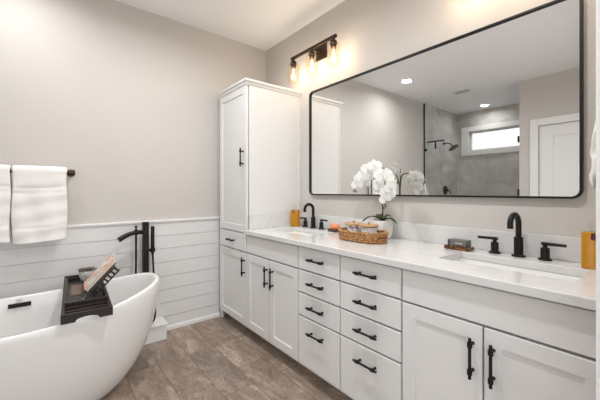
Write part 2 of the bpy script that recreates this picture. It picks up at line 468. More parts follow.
# ------------------------------------------------------------------ countertop and sinks
CT = .902
SK = [(.70, 1.18), (2.13, 2.63)]; SY0, SY1 = -.385, -.135
b = MB(); CFY = -.580
xs = [.6005, SK[0][0], SK[0][1], SK[1][0], SK[1][1], RX-.001]; ys = [CFY, SY0, SY1, WY-.001]
idx = {}
def vid(i, j, k):
    key = (i,j,k)
    if key not in idx:
        idx[key] = len(b.v); b.v.append((xs[i], ys[j], (ZT+.001) if k == 0 else CT))
    return idx[key]
solid = lambda i, j: 0 <= i < 5 and 0 <= j < 3 and not (j == 1 and i in (1, 3))
for i in range(5):
    for j in range(3):
        if not solid(i, j): continue
        b.f.append((vid(i,j,1), vid(i+1,j,1), vid(i+1,j+1,1), vid(i,j+1,1)))
        b.f.append((vid(i,j,0), vid(i,j+1,0), vid(i+1,j+1,0), vid(i+1,j,0)))
        if not solid(i-1, j): b.f.append((vid(i,j,0), vid(i,j,1), vid(i,j+1,1), vid(i,j+1,0)))
        if not solid(i+1, j): b.f.append((vid(i+1,j,0), vid(i+1,j+1,0), vid(i+1,j+1,1), vid(i+1,j,1)))
        if not solid(i, j-1): b.f.append((vid(i,j,0), vid(i+1,j,0), vid(i+1,j,1), vid(i,j,1)))
        if not solid(i, j+1): b.f.append((vid(i,j+1,0), vid(i,j+1,1), vid(i+1,j+1,1), vid(i+1,j+1,0)))
CTP = thing('countertop', 'long white quartz vanity countertop with faint grey veins', 'countertop', (.6, WY, ZT))
link('slab', b, M['quartz'], CTP, smooth=0, bevel=.004)
link('backsplash', MB().box(.622, RX-.001, WY-.020, WY-.001, CT, 1.012), M['quartz'], CTP, smooth=0, bevel=.002)
link('side_splash', MB().box(.6065, .6215, -.535, WY-.001, CT, 1.012), M['quartz'], CTP, smooth=0, bevel=.002)
for (x0, x1), lab in zip(SK, ('white undermount sink set before the far faucet near the linen cabinet', 'white undermount sink set before the nearest faucet in the quartz top')):
    S = thing('sink', lab, 'sink', ((x0+x1)/2, (SY0+SY1)/2, .74), group='undermount sinks')
    b = MB(); rg = []
    def rr(a, z, r): return [(p[0], p[1], z) for p in rrect(x0-a, x1+a, SY0-a, SY1+a, r)]
    for a, z, r in ((.02,.858,.03),(.02,.8663,.03),(.004,.8663,.02),(.001,.862,.02),(-.004,.77,.025),(-.02,.75,.035),(-.05,.745,.04)): rg.append(rr(a, z, r))
    b.rings(rg, cap0=False); rg2 = [rr(.02,.858,.03), rr(.012,.85,.03), rr(.010,.76,.03), rr(-.01,.735,.04)]
    b.rings(rg2, cap0=False)
    link('basin', b, M['porc'], S, smooth=50)
    d = MB(); d.lathe([(.022,0),(.022,.003),(.016,.004),(.001,.0035)], ((x0+x1)/2, (SY0+SY1)/2, .745), 20)
    link('drain', d, M['black'], S)

# ------------------------------------------------------------------ faucets
def faucet(cx, label):
    F = thing('faucet', label, 'faucet', (cx, -.048, CT+.0005), group='black widespread faucets'); y = -.048
    b = MB(); z = CT+.0005
    b.lathe([(.029,0),(.029,.005),(.026,.008),(.0195,.009),(.0195,.088),(.018,.094),(.0125,.095)], (cx,y,z), 28)
    dx, dy = -.10, -.99
    pts = [(cx,y,z+.090), (cx,y,z+.150)]
    r = .044
    for k in range(0, 13):
        a = pi*k/12*1.02
        q_ = r - r*cos(a); pts.append((cx+dx*q_, y+dy*q_, z+.160 + r*sin(a)))
    pts.append((cx+dx*2*r, y+dy*2*r, z+.140))
    b.tube(pts, .0125, 18)
    link('spout', b, M['black'], F, smooth=40)
    rod = MB(); rod.cyl((cx, y+.033, z), (cx, y+.033, z+.045), .003, n=10); rod.lathe([(.005,0),(.0055,.006),(.004,.011)], (cx,y+.033,z+.045), 12)
    for s in (-1, 1):
        h = MB(); hx = cx + s*.104
        h.lathe([(.0265,0),(.0265,.005),(.024,.008),(.0175,.009),(.0175,.050),(.016,.056),(.009,.058),(.009,.070)], (hx,y,z), 24)
        e = Vector((s*.99, -.10, 0)).normalized()
        p = Vector((hx, y, z+.075))
        h.tube([p - e*.014, p - e*.013, p + e*.076, p + e*.078], [.006,.0078,.0068,.005], 14)
        link('lever_handle', h, M['black'], F, smooth=40)
faucet(.855, 'black high-arc faucet with two levers beside the tall linen cabinet')
faucet(2.362, 'black high-arc faucet with two levers at the nearest sink')

# ------------------------------------------------------------------ wall mirror
MX0, MX1, MZ0, MZ1 = .757, 2.588, 1.186, 2.100
MR = thing('wall_mirror', 'large rounded-corner wall mirror with thin black frame above the vanity', 'mirror', ((MX0+MX1)/2, WY, MZ0))
def mr(a, y, r): return [(p[0], y, p[1]) for p in rrect(MX0+a, MX1-a, MZ0+a, MZ1-a, r, 10)]
b = MB(); b.rings([mr(-.001,WY,.041), mr(-.001,-.010,.041), mr(0,-.011,.040), mr(.008,-.011,.032), mr(.009,-.010,.031), mr(.009,WY,.031)], cap0=False, cap1=False)
link('frame', b, M['black'], MR, smooth=30)
b = MB(); b.rings([mr(.0075,WY-.001,.033), mr(.0075,.002,.033)])
link('mirror_glass', b, M['mirror'], MR, smooth=0)

# ------------------------------------------------------------------ vanity sconces
def sconce(cx, label, up=0.0):
    S = thing('vanity_light', label, 'wall light', (cx, WY, 2.42+up), group='three-bulb vanity lights'); y = -.095
    link('back_plate', MB().box(cx-.065, cx+.065, WY-.016, WY, 2.355+up, 2.485+up), M['bronze'], S, smooth=0, bevel=.003)
    b = MB(); b.box(cx-.012, cx+.012, y, WY-.016, 2.412+up, 2.432+up)
    link('arm', b, M['bronze'], S, smooth=0, bevel=.002)
    link('bar', MB().box(cx-.285, cx+.285, y-.011, y+.011, 2.411+up, 2.433+up), M['bronze'], S, smooth=0, bevel=.002)
    for k in (-1, 0, 1):
        x = cx + k*.255; z = 2.411+up
        b = MB(); b.lathe([(.012,0),(.012,-.014),(.020,-.016),(.027,-.024),(.028,-.034),(.022,-.036),(.022,-.040),(.030,-.043),(.030,-.050),(.021,-.053),(.021,-.075),(.016,-.078)], (x,y,z), 24)
        sk = link('socket', b, M['bronze'], S, smooth=35)
        g = MB(); g.lathe([(.030,-.040),(.046,-.046),(.052,-.060),(.052,-.214)], (x,y,z), 32, cap0=False, cap1=False)
        link('glass_shade', g, M['shade'], S, smooth=60)
        g = MB(); g.lathe([(.014,-.074),(.017,-.090),(.024,-.118),(.026,-.140),(.022,-.160),(.012,-.174),(.002,-.178)], (x,y,z), 20, cap0=False)
        bl = link('bulb', g, M['bulbglass'], S, smooth=60)
        g = MB(); g.lathe([(.002,-.086),(.007,-.100),(.010,-.125),(.009,-.145),(.004,-.160),(.001,-.163)], (x,y,z), 12)
        link('filament', g, M['filament'], bl, smooth=60)
        ld = bpy.data.lights.new('bulb_glow', 'POINT'); ld.energy = BULB_W; ld.color = BULB_COL; ld.shadow_soft_size = .024
        lo = bpy.data.objects.new('bulb_glow', ld); COL.objects.link(lo); lo.parent = S
        lo.location = (x-cx, y-WY, z-.135-2.42-up)
sconce(.892, 'bronze three-bulb vanity light nearest the tall linen cabinet')
sconce(2.39, 'bronze three-bulb vanity light above the nearest faucet', .055)

# ------------------------------------------------------------------ recessed lights, vent
def can(x, y, label, k=1.0):
    S = thing('recessed_light', label, 'ceiling light', (x, y, CEIL), group='recessed ceiling lights')
    b = MB(); b.lathe([(.082,0),(.082,-.004),(.076,-.007),(.064,-.006),(.062,-.002)], (x,y,CEIL), 36, cap0=False, cap1=False)
    link('trim_ring', b, M['trim'], S)
    b = MB(); b.lathe([(.062,-.002),(.001,-.002)], (x,y,CEIL), 36, cap0=False)
    link('lens', b, M['canlens'], S)
    ld = bpy.data.lights.new('can_glow', 'AREA'); ld.shape = 'DISK'; ld.size = .12; ld.energy = CAN_W*k; ld.color = CAN_COL; ld.spread = radians(165)
    lo = bpy.data.objects.new('can_glow', ld); COL.objects.link(lo); lo.parent = S; lo.location = (0,0,-.008)
can(.45, -2.03, 'round recessed ceiling light above the bathtub')
can(.635, -4.2, 'round recessed ceiling light inside the shower', .45)
can(1.0, -1.12, 'added fill light in the ceiling, out of view, over the aisle before the far sink', 2.0)  # added fill lamp, out of view, to brighten the countertop and cabinet fronts
can(2.15, -1.12, 'added fill light in the ceiling, out of view, over the aisle before the near sink', 2.0)  # second added fill lamp, unseen from camera and mirror, for the near vanity
V = thing('ceiling_vent', 'white rectangular slatted ceiling vent in front of the shower', 'vent', (.72, -3.1, CEIL))
b = MB(); x0, x1, y0, y1 = .60, .84, -3.18, -3.02
for (a0,a1,c0,c1) in ((x0,x1,y0,y0+.02),(x0,x1,y1-.02,y1),(x0,x0+.02,y0+.02,y1-.02),(x1-.02,x1,y0+.02,y1-.02)): b.box(a0,a1,c0,c1,CEIL-.010,CEIL)
link('frame', b, M['trim'], V, smooth=0, bevel=.002)
b = MB()
for k in range(7):
    yy = y0+.026+k*.0165
    b.prism([(yy,CEIL-.001),(yy+.002,CEIL-.001),(yy+.012,CEIL-.009),(yy+.010,CEIL-.009)], 'x', x0+.02, x1-.02)
link('slats', b, M['trim'], V, smooth=0)

# ------------------------------------------------------------------ bathtub
TC = (.56, -1.985)
def tubring(a, bb, zf, nseg=96, ex=2.25):
    ring = []
    for k in range(nseg):
        t = 2*pi*k/nseg; cs, sn = cos(t), sin(t)
        y = a*math.copysign(abs(cs)**(2/ex), cs); x = bb*math.copysign(abs(sn)**(2/ex), sn)
        ring.append((TC[0]+x, TC[1]+y, zf(y/a)))
    return ring
RIM = lambda s: .548 + .092*abs(s)**2.3
TA, TB = .754, .375
rings = []
prof = [(0,.66,.64),(.02,.685,.665),(.10,.755,.735),(.22,.83,.815),(.38,.90,.885),(.56,.95,.94),(.75,.982,.978),(.90,.997,.995),(.965,1,1),(.99,.997,.995)]
for t, fa, fb in prof:
    rings.append(tubring(TA*fa, TB*fb, lambda s, t=t: RIM(s)*t))
for da, dz in ((.004,0.000),(.012,.003),(.022,.002),(.029,-.003),(.033,-.012)):
    rings.append(tubring(TA-da, TB-da, lambda s, dz=dz: RIM(s)+dz))
inn = [(.86,.965,.955),(.70,.935,.915),(.52,.89,.865),(.36,.82,.79),(.27,.74,.70),(.235,.62,.56),(.225,.3,.3)]
for t, fa, fb in inn:
    rings.append(tubring((TA-.03)*fa, (TB-.03)*fb, lambda s, t=t: RIM(s)*t if t > .4 else RIM(0)*t))
b = MB(); b.rings(rings)
BT = thing('bathtub', 'white oval freestanding bathtub against the shiplap wall', 'bathtub', (TC[0], TC[1], 0))
link('tub_shell', b, M['tub'], BT, smooth=180)
# overflow slot on the rear inner wall
def inner_x(y, z):
    best = None
    s = (y-TC[1])
    for (t0,a0,b0),(t1,a1,b1) in zip(inn[:-1], inn[1:]):
        z0, z1 = RIM(s/TA)*t0, RIM(s/TA)*t1
        if z1 <= z <= z0:
            k = (z0-z)/(z0-z1); bb = (TB-.03)*(b0+(b1-b0)*k); aa = (TA-.03)*(a0+(a1-a0)*k)
            return TC[0]-bb*(1-abs(s/aa)**2.25)**(1/2.25)
    return TC[0]-TB+.05
oy0, oy1, oz0, oz1 = -2.016, -1.908, .490, .516
xa, xb = inner_x(oy0, oz0), inner_x(oy0, oz1)
b = MB(); b.add([(xa-.004,oy0,oz0),(xa-.004,oy1,oz0),(xb-.004,oy1,oz1),(xb-.004,oy0,oz1),(xa+.006,oy0,oz0),(xa+.006,oy1,oz0),(xb+.006,oy1,oz1),(xb+.006,oy0,oz1)],
      [(3,2,1,0),(4,5,6,7),(0,1,5,4),(1,2,6,5),(2,3,7,6),(3,0,4,7)])
link('overflow_slot', b, M['blackgloss'], BT, smooth=0)
sy0, sy1, sz0, sz1 = -1.978, -1.950, .522, .540
xa, xb = inner_x(sy0, sz0), inner_x(sy0, sz1)
b = MB(); b.add([(xa-.002,sy0,sz0),(xa-.002,sy1,sz0),(xb-.002,sy1,sz1),(xb-.002,sy0,sz1),(xa+.0012,sy0,sz0),(xa+.0012,sy1,sz0),(xb+.0012,sy1,sz1),(xb+.0012,sy0,sz1)],
      [(3,2,1,0),(4,5,6,7),(0,1,5,4),(1,2,6,5),(2,3,7,6),(3,0,4,7)])
st_ = link('emblem', b, M['sticker'], BT, smooth=0)

# ------------------------------------------------------------------ plinth and tub filler
P = thing('plinth_box', 'low white boxed plinth under the black tub filler', 'plinth', (.1, -1.18, 0))
b = MB(); b.box(.0275, .178, -1.312, -1.062, 0, .118)
link('box', b, M['trim'], P, smooth=0, bevel=.002)
link('lid', MB().box(.0125, .188, -1.322, -1.052, .118, .132), M['trim'], P, smooth=0, bevel=.004)
fx, fy = .105, -1.206
TF = thing('tub_filler', 'tall matte black freestanding tub filler with hand shower behind the bathtub', 'tub filler', (fx, fy, .1325))
b = MB(); b.lathe([(.04,0),(.04,.008),(.034,.012)], (fx,fy,.1325), 28); b.box(fx-.022, fx+.022, fy-.022, fy+.022, .14, .968)
link('column', b, M['black'], TF, smooth=30, bevel=.002)
b = MB(); pts = []
for k in range(11):
    t = k/10; pts.append((fx+.03*t, fy-.018-.178*t, .887 + .010*sin(pi*t*.6) - .055*t**2.2))
b.tube(pts, [.017]*6+[.0175,.018,.0185,.019,.019], 16)
link('spout', b, M['black'], TF, smooth=40)
# diverter with supply hose
vx, vy = fx+.012, fy-.072
b = MB(); b.lathe([(.011,0),(.011,.045),(.006,.048),(.006,.060),(.011,.062),(.012,.070),(.009,.074)], (vx,vy,.868), 18)
b.lathe([(.0085,0),(.0085,-.05)], (vx,vy,.868), 16)
link('diverter', b, M['black'], TF, smooth=35)
hx, hy = fx+.005, fy+.053
b = MB(); b.cyl((fx,fy+.015,.735), (fx+.004,hy+.012,.735), .009, n=14); b.lathe([(.020,-.014),(.020,.014)], (hx,hy,.735), 18)
link('cradle', b, M['black'], TF, smooth=35)
b = MB(); b.tube([(hx,hy,.70),(hx,hy,.725),(hx,hy,.745),(hx,hy,.925),(hx,hy,.93)], [.010,.012,.0145,.0145,.012], 18)
link('hand_shower', b, M['black'], TF, smooth=35)
b = MB(); pts = []
ctrl = [(vx,vy,.84),(vx-.002,vy,.62),(vx+.01,vy-.004,.40),(vx+.045,vy+.012,.24),(vx+.085,vy+.045,.165),(.195,fy+.030,.175),(.205,fy+.046,.22),(.19,fy+.052,.29),(hx+.04,hy+.006,.42),(hx+.012,hy+.004,.56),(hx,hy,.705)]
for i in range(len(ctrl)-1):
    p0, p1, p2, p3 = (Vector(ctrl[max(0,min(len(ctrl)-1,i+o))]) for o in (-1,0,1,2))
    for k in range(6):
        t = k/6
        pts.append(.5*((2*p1)+(p2-p0)*t+(2*p0-5*p1+4*p2-p3)*t*t+(3*p1-p0-3*p2+p3)*t**3))
pts.append(Vector(ctrl[-1])); b.tube(pts, .0078, 12)
link('hose', b, M['black'], TF, smooth=60)

# ------------------------------------------------------------------ towel bar and towels
TBX, TBZ = .078, 1.352
B = thing('towel_bar', 'dark wall-mounted towel bar above the bathtub', 'towel bar', (0, -2.0, TBZ))
link('bar', MB().cyl((TBX,-2.36,TBZ), (TBX,-1.674,TBZ), .012, n=18), M['bronze'], B)
for y in (-2.345, -1.691):
    b = MB(); b.lathe([(.026,0),(.026,.006),(.022,.010),(.011,.012),(.011,TBX)], (0,y,TBZ), 24, axis='x')
    b.lathe([(.016,-.020),(.020,-.018),(.020,.018),(.016,.020)], (TBX,y,TBZ), 20, axis='y')
    link('post', b, M['bronze'], B, smooth=35)
def bar_towel(y0, y1, zf, zb, label, seed):
    rnd = random.Random(seed); ph = [rnd.uniform(0,6.28) for _ in range(8)]
    R_ = .030; Lf = TBZ-zf; Lb = TBZ-zb; tot = Lb + pi*R_ + Lf
    b = MB()
    def fn(u, v):
        s = v*tot; y = y0+(y1-y0)*u
        if s < Lb: x = TBX-R_*.95; z = zb+s; fall = 1-s/Lb; side = -1
        elif s < Lb+pi*R_:
            a = (s-Lb)/R_; x = TBX-R_*.95*cos(a) + (.25*R_*.95 if cos(a) > 0 else 0)*cos(a); z = TBZ+R_*1.15*sin(a); fall = 0; side = 0
        else:
            d = s-Lb-pi*R_; x = TBX+R_*.95; z = TBZ-d; fall = d/Lf; side = 1
        wob = .006*sin(5*u+ph[0]+3*fall) + .004*sin(11*u+ph[1]-4*fall) + .003*sin(9*fall*pi+ph[2]+3*u)
        if side == 1:
            x += wob*min(1, fall*3) + .012*fall
            for zc, am in ((.215,.006), (.30,.004), (.775,.006)):
                x -= am*math.exp(-((fall-zc-.012*sin(3*u+ph[5]))/.011)**2)
            y += .004*sin(7*fall+ph[3])*(u-.5)*2 + .005*fall*(.5-u)*.9
            z += .006*sin(4*u+ph[4])*fall
            x -= .016*(abs(2*u-1)**6)*(.4+.6*fall)
        elif side == -1: x = max(x+wob*.4, .036)
        else: z -= .004*(abs(2*u-1)**6)
        return (x, y, z)
    b.grid(fn, 30, 90)
    o = link('towel', b, M['towel'], smooth=180, solid=.016, sub=1)
    tag(o, label, 'towel', 'towels on the bar'); return o
bar_towel(-2.008, -1.718, .872, .93, 'white bath towel hanging nearest the end of the towel bar', 3)
bar_towel(-2.312, -2.014, .888, .93, 'white bath towel cut by the picture edge on the bar', 9)

# ------------------------------------------------------------------ hand towel on ring at the vanity end
rx, ry, rz_ = 2.690, -.30, 1.555
TR = thing('towel_ring', 'black towel ring on the wall at the vanity end', 'towel ring', (RX, ry, rz_))
b = MB(); b.lathe([(.025,0),(.025,-.006),(.010,-.009),(.010,-(RX-rx))], (RX,ry,rz_+.075), 20, axis='x'); link('post', b, M['black'], TR)
b = MB(); b.tube([(rx, ry+.075*sin(2*pi*k/32), rz_+.075*cos(2*pi*k/32)) for k in range(33)], .005, 10, cap=False); link('ring', b, M['black'], TR, smooth=60)
b = MB()
def ht(u, v):
    a = 2*pi*u; top = 1-v
    wx = .014 + .014*min(1, v*2.2); wy = .055 + .03*min(1, v*2)
    f = 1 + .16*sin(5*a+2*v)*min(1,v*3)
    x = rx + .006 + wx*cos(a)*f - .004; y = ry + wy*sin(a)*f
    x += .007*sin(22*v+2*a)*sin(3*a+1)*min(1,v*2); y += .006*sin(17*v+4*a)*min(1,v*2)
    z = 1.520 - .275*v + .014*sin(3*a)*v**2 + .010*sin(9*a)*v**4 + (.018*(1-abs(sin(a)))*(1-v)**4)
    return (x, y, z)
b.grid(ht, 48, 26, True); n0 = len(b.v)
b.f.append(tuple(range(48))); b.f.append(tuple(range(n0-48, n0))[::-1])
o = link('hand_towel', b, M['towel'], smooth=180); tag(o, 'white hand towel hanging from the ring beside the mirror', 'towel')

# ------------------------------------------------------------------ shower fittings
SG = thing('shower_screen', 'clear glass shower screen with black edge channel seen in the mirror', 'shower screen', (.7, SY, 0))
link('glass_panel', MB().box(.012, .70, SY-.012, SY-.002, .02, 2.15), M['showerglass'], SG, smooth=0)
link('glass_door', MB().box(.706, SX-.012, SY-.012, SY-.002, .02, 2.15), M['showerglass'], SG, smooth=0)
link('edge_channel', MB().box(.0105, .024, SY-.018, SY+.004, 0, CEIL), M['black'], SG, smooth=0)
for z in (1.195, 1.93):
    b = MB(); b.box(.024, .062, SY-.022, SY+.008, z-.022, z+.022); link('clamp', b, M['black'], SG, smooth=0, bevel=.002)
for z in (1.20, 1.94):
    b = MB(); b.box(SX-.022, SX, SY-.024, SY+.010, z-.045, z+.045); link('hinge', b, M['black'], SG, smooth=0, bevel=.002)
SH = thing('wall_shower_head', 'black round shower head on a wall arm inside the shower', 'shower head', (.01, -3.97, 2.10))
b = MB(); b.lathe([(.028,0),(.028,.006),(.012,.010)], (.01,-3.97,2.11), 20, axis='x'); b.tube([(.01,-3.97,2.11),(.08,-3.97,2.115),(.14,-3.97,2.095),(.178,-3.97,2.045)], .011, 14)
link('arm', b, M['black'], SH)
b = MB()
b.lathe([(.014,.03),(.022,.018),(.088,.006),(.092,0),(.088,-.006),(.002,-.007)], (0,0,0), 32)
hd = link('spray_head', b, M['black'], SH, local=True); hd.location = (.185, 0, -.085); hd.rotation_euler = (0, radians(-34), 0)
SVL = thing('shower_valve', 'black round shower valve with lever on the shower wall', 'shower valve', (.01, -4.03, 1.235))
b = MB(); b.lathe([(.085,0),(.085,.006),(.080,.010),(.030,.011),(.028,.05),(.024,.054)], (.01,-4.03,1.235), 32, axis='x'); link('plate', b, M['black'], SVL, smooth=35)
b = MB(); b.tube([(.052,-4.03,1.235),(.085,-4.03,1.235),(.105,-4.03,1.205),(.108,-4.03,1.165)], [.012,.011,.009,.008], 12); link('lever', b, M['black'], SVL)
SQ = thing('shower_squeegee', 'black T-shaped squeegee hanging on the shower glass', 'squeegee', (.19, SY, 2.05))
b = MB(); b.box(.085, .375, SY+.006, SY+.024, 2.046, 2.068); link('blade_bar', b, M['black'], SQ, smooth=0, bevel=.003)
b = MB(); b.tube([(.225,SY+.014,2.056),(.227,SY+.014,2.0),(.23,SY+.014,1.93)], [.010,.013,.014], 12); link('grip', b, M['black'], SQ)
b = MB(); b.tube([(.195,SY+.002,2.12),(.195,SY+.014,2.12),(.195,SY+.014,2.06)], .004, 8); b.tube([(.265,SY+.002,2.12),(.265,SY+.014,2.12),(.265,SY+.014,2.06)], .004, 8); b.tube([(.195,SY+.008,2.10),(.265,SY+.008,2.10)], .004, 8)
link('hook', b, M['chrome'], SQ)

# ------------------------------------------------------------------ bath caddy (local axes: x along the caddy, towards the room)
KZ = .578
K = thing('bath_caddy', 'dark wooden bath caddy lying across the white bathtub', 'bath caddy', (.535, -1.646, KZ), radians(-3))
L2, Wd = .432, .102
b = MB()
for s in (-1, 1): b.box(-L2+.014, L2-.014, s*Wd-.008, s*Wd+.008, .006, .030)
b.box(-.32,-.306,-Wd+.008,Wd-.008,.006,.034); b.box(.306,.32,-Wd+.008,Wd-.008,.006,.034)
b.box(.385,.397,-Wd+.008,Wd-.008,.006,.038); b.box(-.397,-.385,-Wd+.008,Wd-.008,.006,.030)
link('side_rails', b, M['darkwood'], K, local=True, smooth=0, bevel=.002)
for s in (-1, 1):
    b = MB(); poly = [(-Wd-.008,.036),(-Wd-.008,-.010)] + [(-.050,-.010)] + [(.050*sin(a), -.010+.020*cos(a)**.7) for a in [radians(d) for d in range(-80,81,16)]] + [(.050,-.010),(Wd+.008,-.010),(Wd+.008,.036)]
    if s < 0: poly = [(-Wd-.008,.036),(-Wd-.008,.004),(Wd+.008,.004),(Wd+.008,.036)]
    xx = s*(L2-.006) if s > 0 else -(L2-.006)
    b.prism(poly, 'x', xx-.008, xx+.008); link('end_panel', b, M['darkwood'], K, local=True, smooth=0, bevel=.0015)
b = MB(); b.box(-.29,.29,-.092,.092,.020,.030)
for s in (-1, 1): b.box(-.29,.29,s*.0925-.005,s*.0925+.005,.020,.052); b.box(s*.29-.006,s*.29+.006,-.0875,.0875,.020,.052)
tr_ = link('tray', b, M['darkwood'], K, local=True, smooth=0, bevel=.0015)
link('recess', MB().box(-.15,.09,-.070,.020,.0302,.0335), M['caddyinset'], K, local=True, smooth=0)['label'] = 'brown recessed rest panel'
# book rest: slotted board leaning towards +y
b = MB(); bl = .205; bw = .005
xs0, xs1 = -.055, .180
for z0, z1 in ((0,.02),(bl-.02,bl)): b.box(xs0, xs1, -bw, bw, z0, z1)
for k in range(7):
    xx = xs0 + (xs1-xs0-.014)*k/6; b.box(xx, xx+.014, -bw, bw, .02, bl-.02)
b.box(xs0, xs1, -.03, -bw, 0, .006)
for xe in (xs0, xs1-.008):
    b.box(xe, xe+.008, .028, .036, .03, bl)
    for k in range(7): b.box(xe, xe+.008, bw, .028, .034+.026*k, .045+.026*k)
br_ = link('book_rest', b, M['darkwood'], K, local=True, smooth=0, bevel=.001)
tilt = radians(-43); br_.location = (0, .005, .040); br_.rotation_euler = (tilt, 0, 0)
# book on the rest
BK = thing('book', 'book with colourful food cover propped on the caddy rest', 'book', (.535, -1.646, KZ))
mloc = Matrix.Translation((.535,-1.646,KZ)) @ Matrix.Rotation(radians(-3),4,'Z') @ Matrix.Translation((0,.005,.040)) @ Matrix.Rotation(tilt,4,'X')
BK.matrix_world = mloc; BK.rotation_mode = 'XYZ'; BK.location = mloc.to_translation(); BK.rotation_euler = mloc.to_euler()
b = MB(); b.box(-.050, .130, -.024, -.0225, .008, .222); b.box(-.050, .130, -.0075, -.0060, .008, .222); b.box(-.050,-.0485,-.024,-.0060,.008,.252)
link('cover', b, M['cover'], BK, local=True, smooth=0)
link('pages', MB().box(-.048, .127, -.0222, -.0078, .011, .219), M['paper'], BK, local=True, smooth=0)
# succulent pot at the wall end of the caddy
SP = thing('potted_succulent', 'small succulent in a speckled white pot on the caddy', 'potted plant', (.31, -1.618, KZ+.0308))
b = MB(); b.lathe([(.030,0),(.034,.003),(.046,.05),(.047,.072),(.042,.072),(.041,.062),(.001,.060)], (0,0,0), 28); link('pot', b, M['pot'], SP, local=True, smooth=40)
b = MB(); rnd = random.Random(4)
for i in range(34):
    a = i*2.39996; r0 = .002+.006*(i/34); L_ = .022+.028*(i/34); el = radians(80-62*(i/34))
    ax_ = Vector((cos(a)*cos(el), sin(a)*cos(el), sin(el))); side = Vector((-sin(a), cos(a), 0))
    base = Vector((cos(a)*r0*2.2, sin(a)*r0*2.2, .062))
    pts = [base + ax_*L_*t for t in (0,.35,.7,1)]
    b.tube(pts, [.004,.008,.0065,.0008], 6)
link('foliage', b, M['succ'], SP, local=True, smooth=60)
# clear glass tumbler on the caddy
GL = thing('glass_dish', 'small clear glass dish on the near end of the caddy', 'dish', (.770, -1.664, KZ+.0308))
b = MB(); b.lathe([(.001,.0005),(.030,.0005),(.037,.012),(.040,.028),(.0375,.028),(.034,.013),(.028,.005),(.001,.004)], (0,0,0), 28, cap0=False); link('bowl', b, M['clear'], GL, local=True, smooth=40)

# ------------------------------------------------------------------ counter accessories
def soap_bottle(loc, rz, label):
    S = thing('soap_bottle', label, 'bottle', loc, rz, 'amber soap bottles')
    b = MB(); b.rings([[(p[0],p[1],z) for p in rrect(-.037+i,.037-i,-.024+i,.024-i,.006)] for z, i in ((0,.003),(.003,0),(.142,0),(.148,.004),(.150,.008))])
    link('bottle_body', b, M['amber'], S, local=True, smooth=40)
    b = MB(); b.lathe([(.013,.150),(.013,.156),(.0145,.158),(.0145,.182),(.011,.186)], (0,0,0), 20); link('stopper', b, M['clear'], S, local=True, smooth=40)
    b = MB(); b.box(-.008,.006,-.0252,-.0238,.118,.146); link('tag', b, M['maroon'], S, local=True, smooth=0)
    return S
soap_bottle((.669, -.098, CT+.0005), radians(20), 'amber soap bottle in the corner by the far faucet')
soap_bottle((2.635, -.088, CT+.0005), radians(8), 'amber soap bottle at the vanity end by the nearest faucet')
# far soap dish
S = thing('soap_dish', 'dark soap dish holding the orange soap beside the far faucet', 'soap dish', (1.142, -.075, CT+.0005))
b = MB(); b.rings([[(1.142+p[0],-.075+p[1],CT+.0005+z) for p in rrect(-.048+i,.048-i,-.036+i,.036-i,.008)] for z, i in ((0,.004),(.004,0),(.018,-.002),(.020,0),(.020,.006),(.012,.010))])
link('dish', b, M['darktile'], S, smooth=35)
b = MB(); b.lathe([(.001,0),(.026,.001),(.036,.008),(.039,.018),(.036,.030),(.026,.038),(.001,.041)], (0,0,0), 28)
for i, p in enumerate(b.v): b.v[i] = (p[0]*1.08, p[1]*.78, p[2]*1.25)
solo('soap_bar', b, M['soap'], 'rounded orange soap bar sitting in the dark dish', 'soap', (1.142,-.075,CT+.0135), radians(12), smooth=60)
# near soap dish
S = thing('soap_dish', 'tortoiseshell ribbed soap dish under the grey box', 'soap dish', (2.096, -.085, CT+.0005), radians(-3))
b = MB(); b.rings([[(p[0],p[1],z) for p in rrect(-.068+i,.068-i,-.036+i,.036-i,.006)] for z, i in ((0,.004),(.003,0),(.012,0),(.013,.002))])
link('dish', b, M['tortoise'], S, local=True, smooth=35)
b = MB()
for k in range(9): b.box(-.064+k*.0150, -.055+k*.0150, -.037, .034, .0125, .020)
link('ribs', b, M['tortoise'], S, local=True, smooth=0, bevel=.002)
S = thing('soap_box', 'small grey soap carton resting on the tortoiseshell dish', 'box', (2.094, -.080, CT+.021), radians(-3))
b = MB(); b.box(-.050,.052,-.028,.028,0,.032); link('carton', b, M['grey_box'], S, local=True, smooth=0, bevel=.002)
b = MB()
for k in range(9):
    if k == 3: continue
    b.box(-.006+k*.0042, -.003+k*.0042, -.0290, -.0279, .011, .018)
link('lettering', b, M['white_ink'], S, local=True, smooth=0)
b = MB(); b.box(-.0445,-.037,-.0288,-.0279,.004,.030); link('seal_stripe', b, mat('stripe_violet', (.04,.03,.06), .5), S, local=True, smooth=0)

# wicker tray
WT = thing('wicker_tray', 'oval woven wicker tray holding two jars on the countertop', 'tray', (1.566, -.258, CT+.0005), radians(0))
def oval(a, bb, k, nseg=120):
    t = 2*pi*k/nseg; e = 2.8
    return (a*math.copysign(abs(cos(t))**(2/e), cos(t)), bb*math.copysign(abs(sin(t))**(2/e), sin(t)))
A_, B_ = .166, .088
b = MB(); N = 120
for L_ in range(4):
    z = .0105 + L_*.0125; a = A_-.004+.0012*L_; bb = B_-.004+.0012*L_
    segs = [list(range(N+1))] if L_ != 2 else [list(range(7, 54)), list(range(67, 114))]
    for sg in segs:
        pts = []; rad = []
        for k in sg:
            x, y = oval(a, bb, k, N); ph = pi*(k + (L_ % 2)*1.0)/2
            pts.append((x*(1+.010*sin(ph)), y*(1+.018*sin(ph)), z)); rad.append(.0072+.0016*cos(ph*2+.6))
        b.tube(pts, rad, 8, cap=True)
pts = []; rad = []
for k in range(2*N+1):
    x, y = oval(A_+.002, B_+.002, k/2, N); ph = k*.9
    pts.append((x+.0015*cos(ph), y+.0015*cos(ph), .060+.0018*sin(ph))); rad.append(.0072+.0016*sin(ph*1.0))
b.tube(pts, rad, 8)
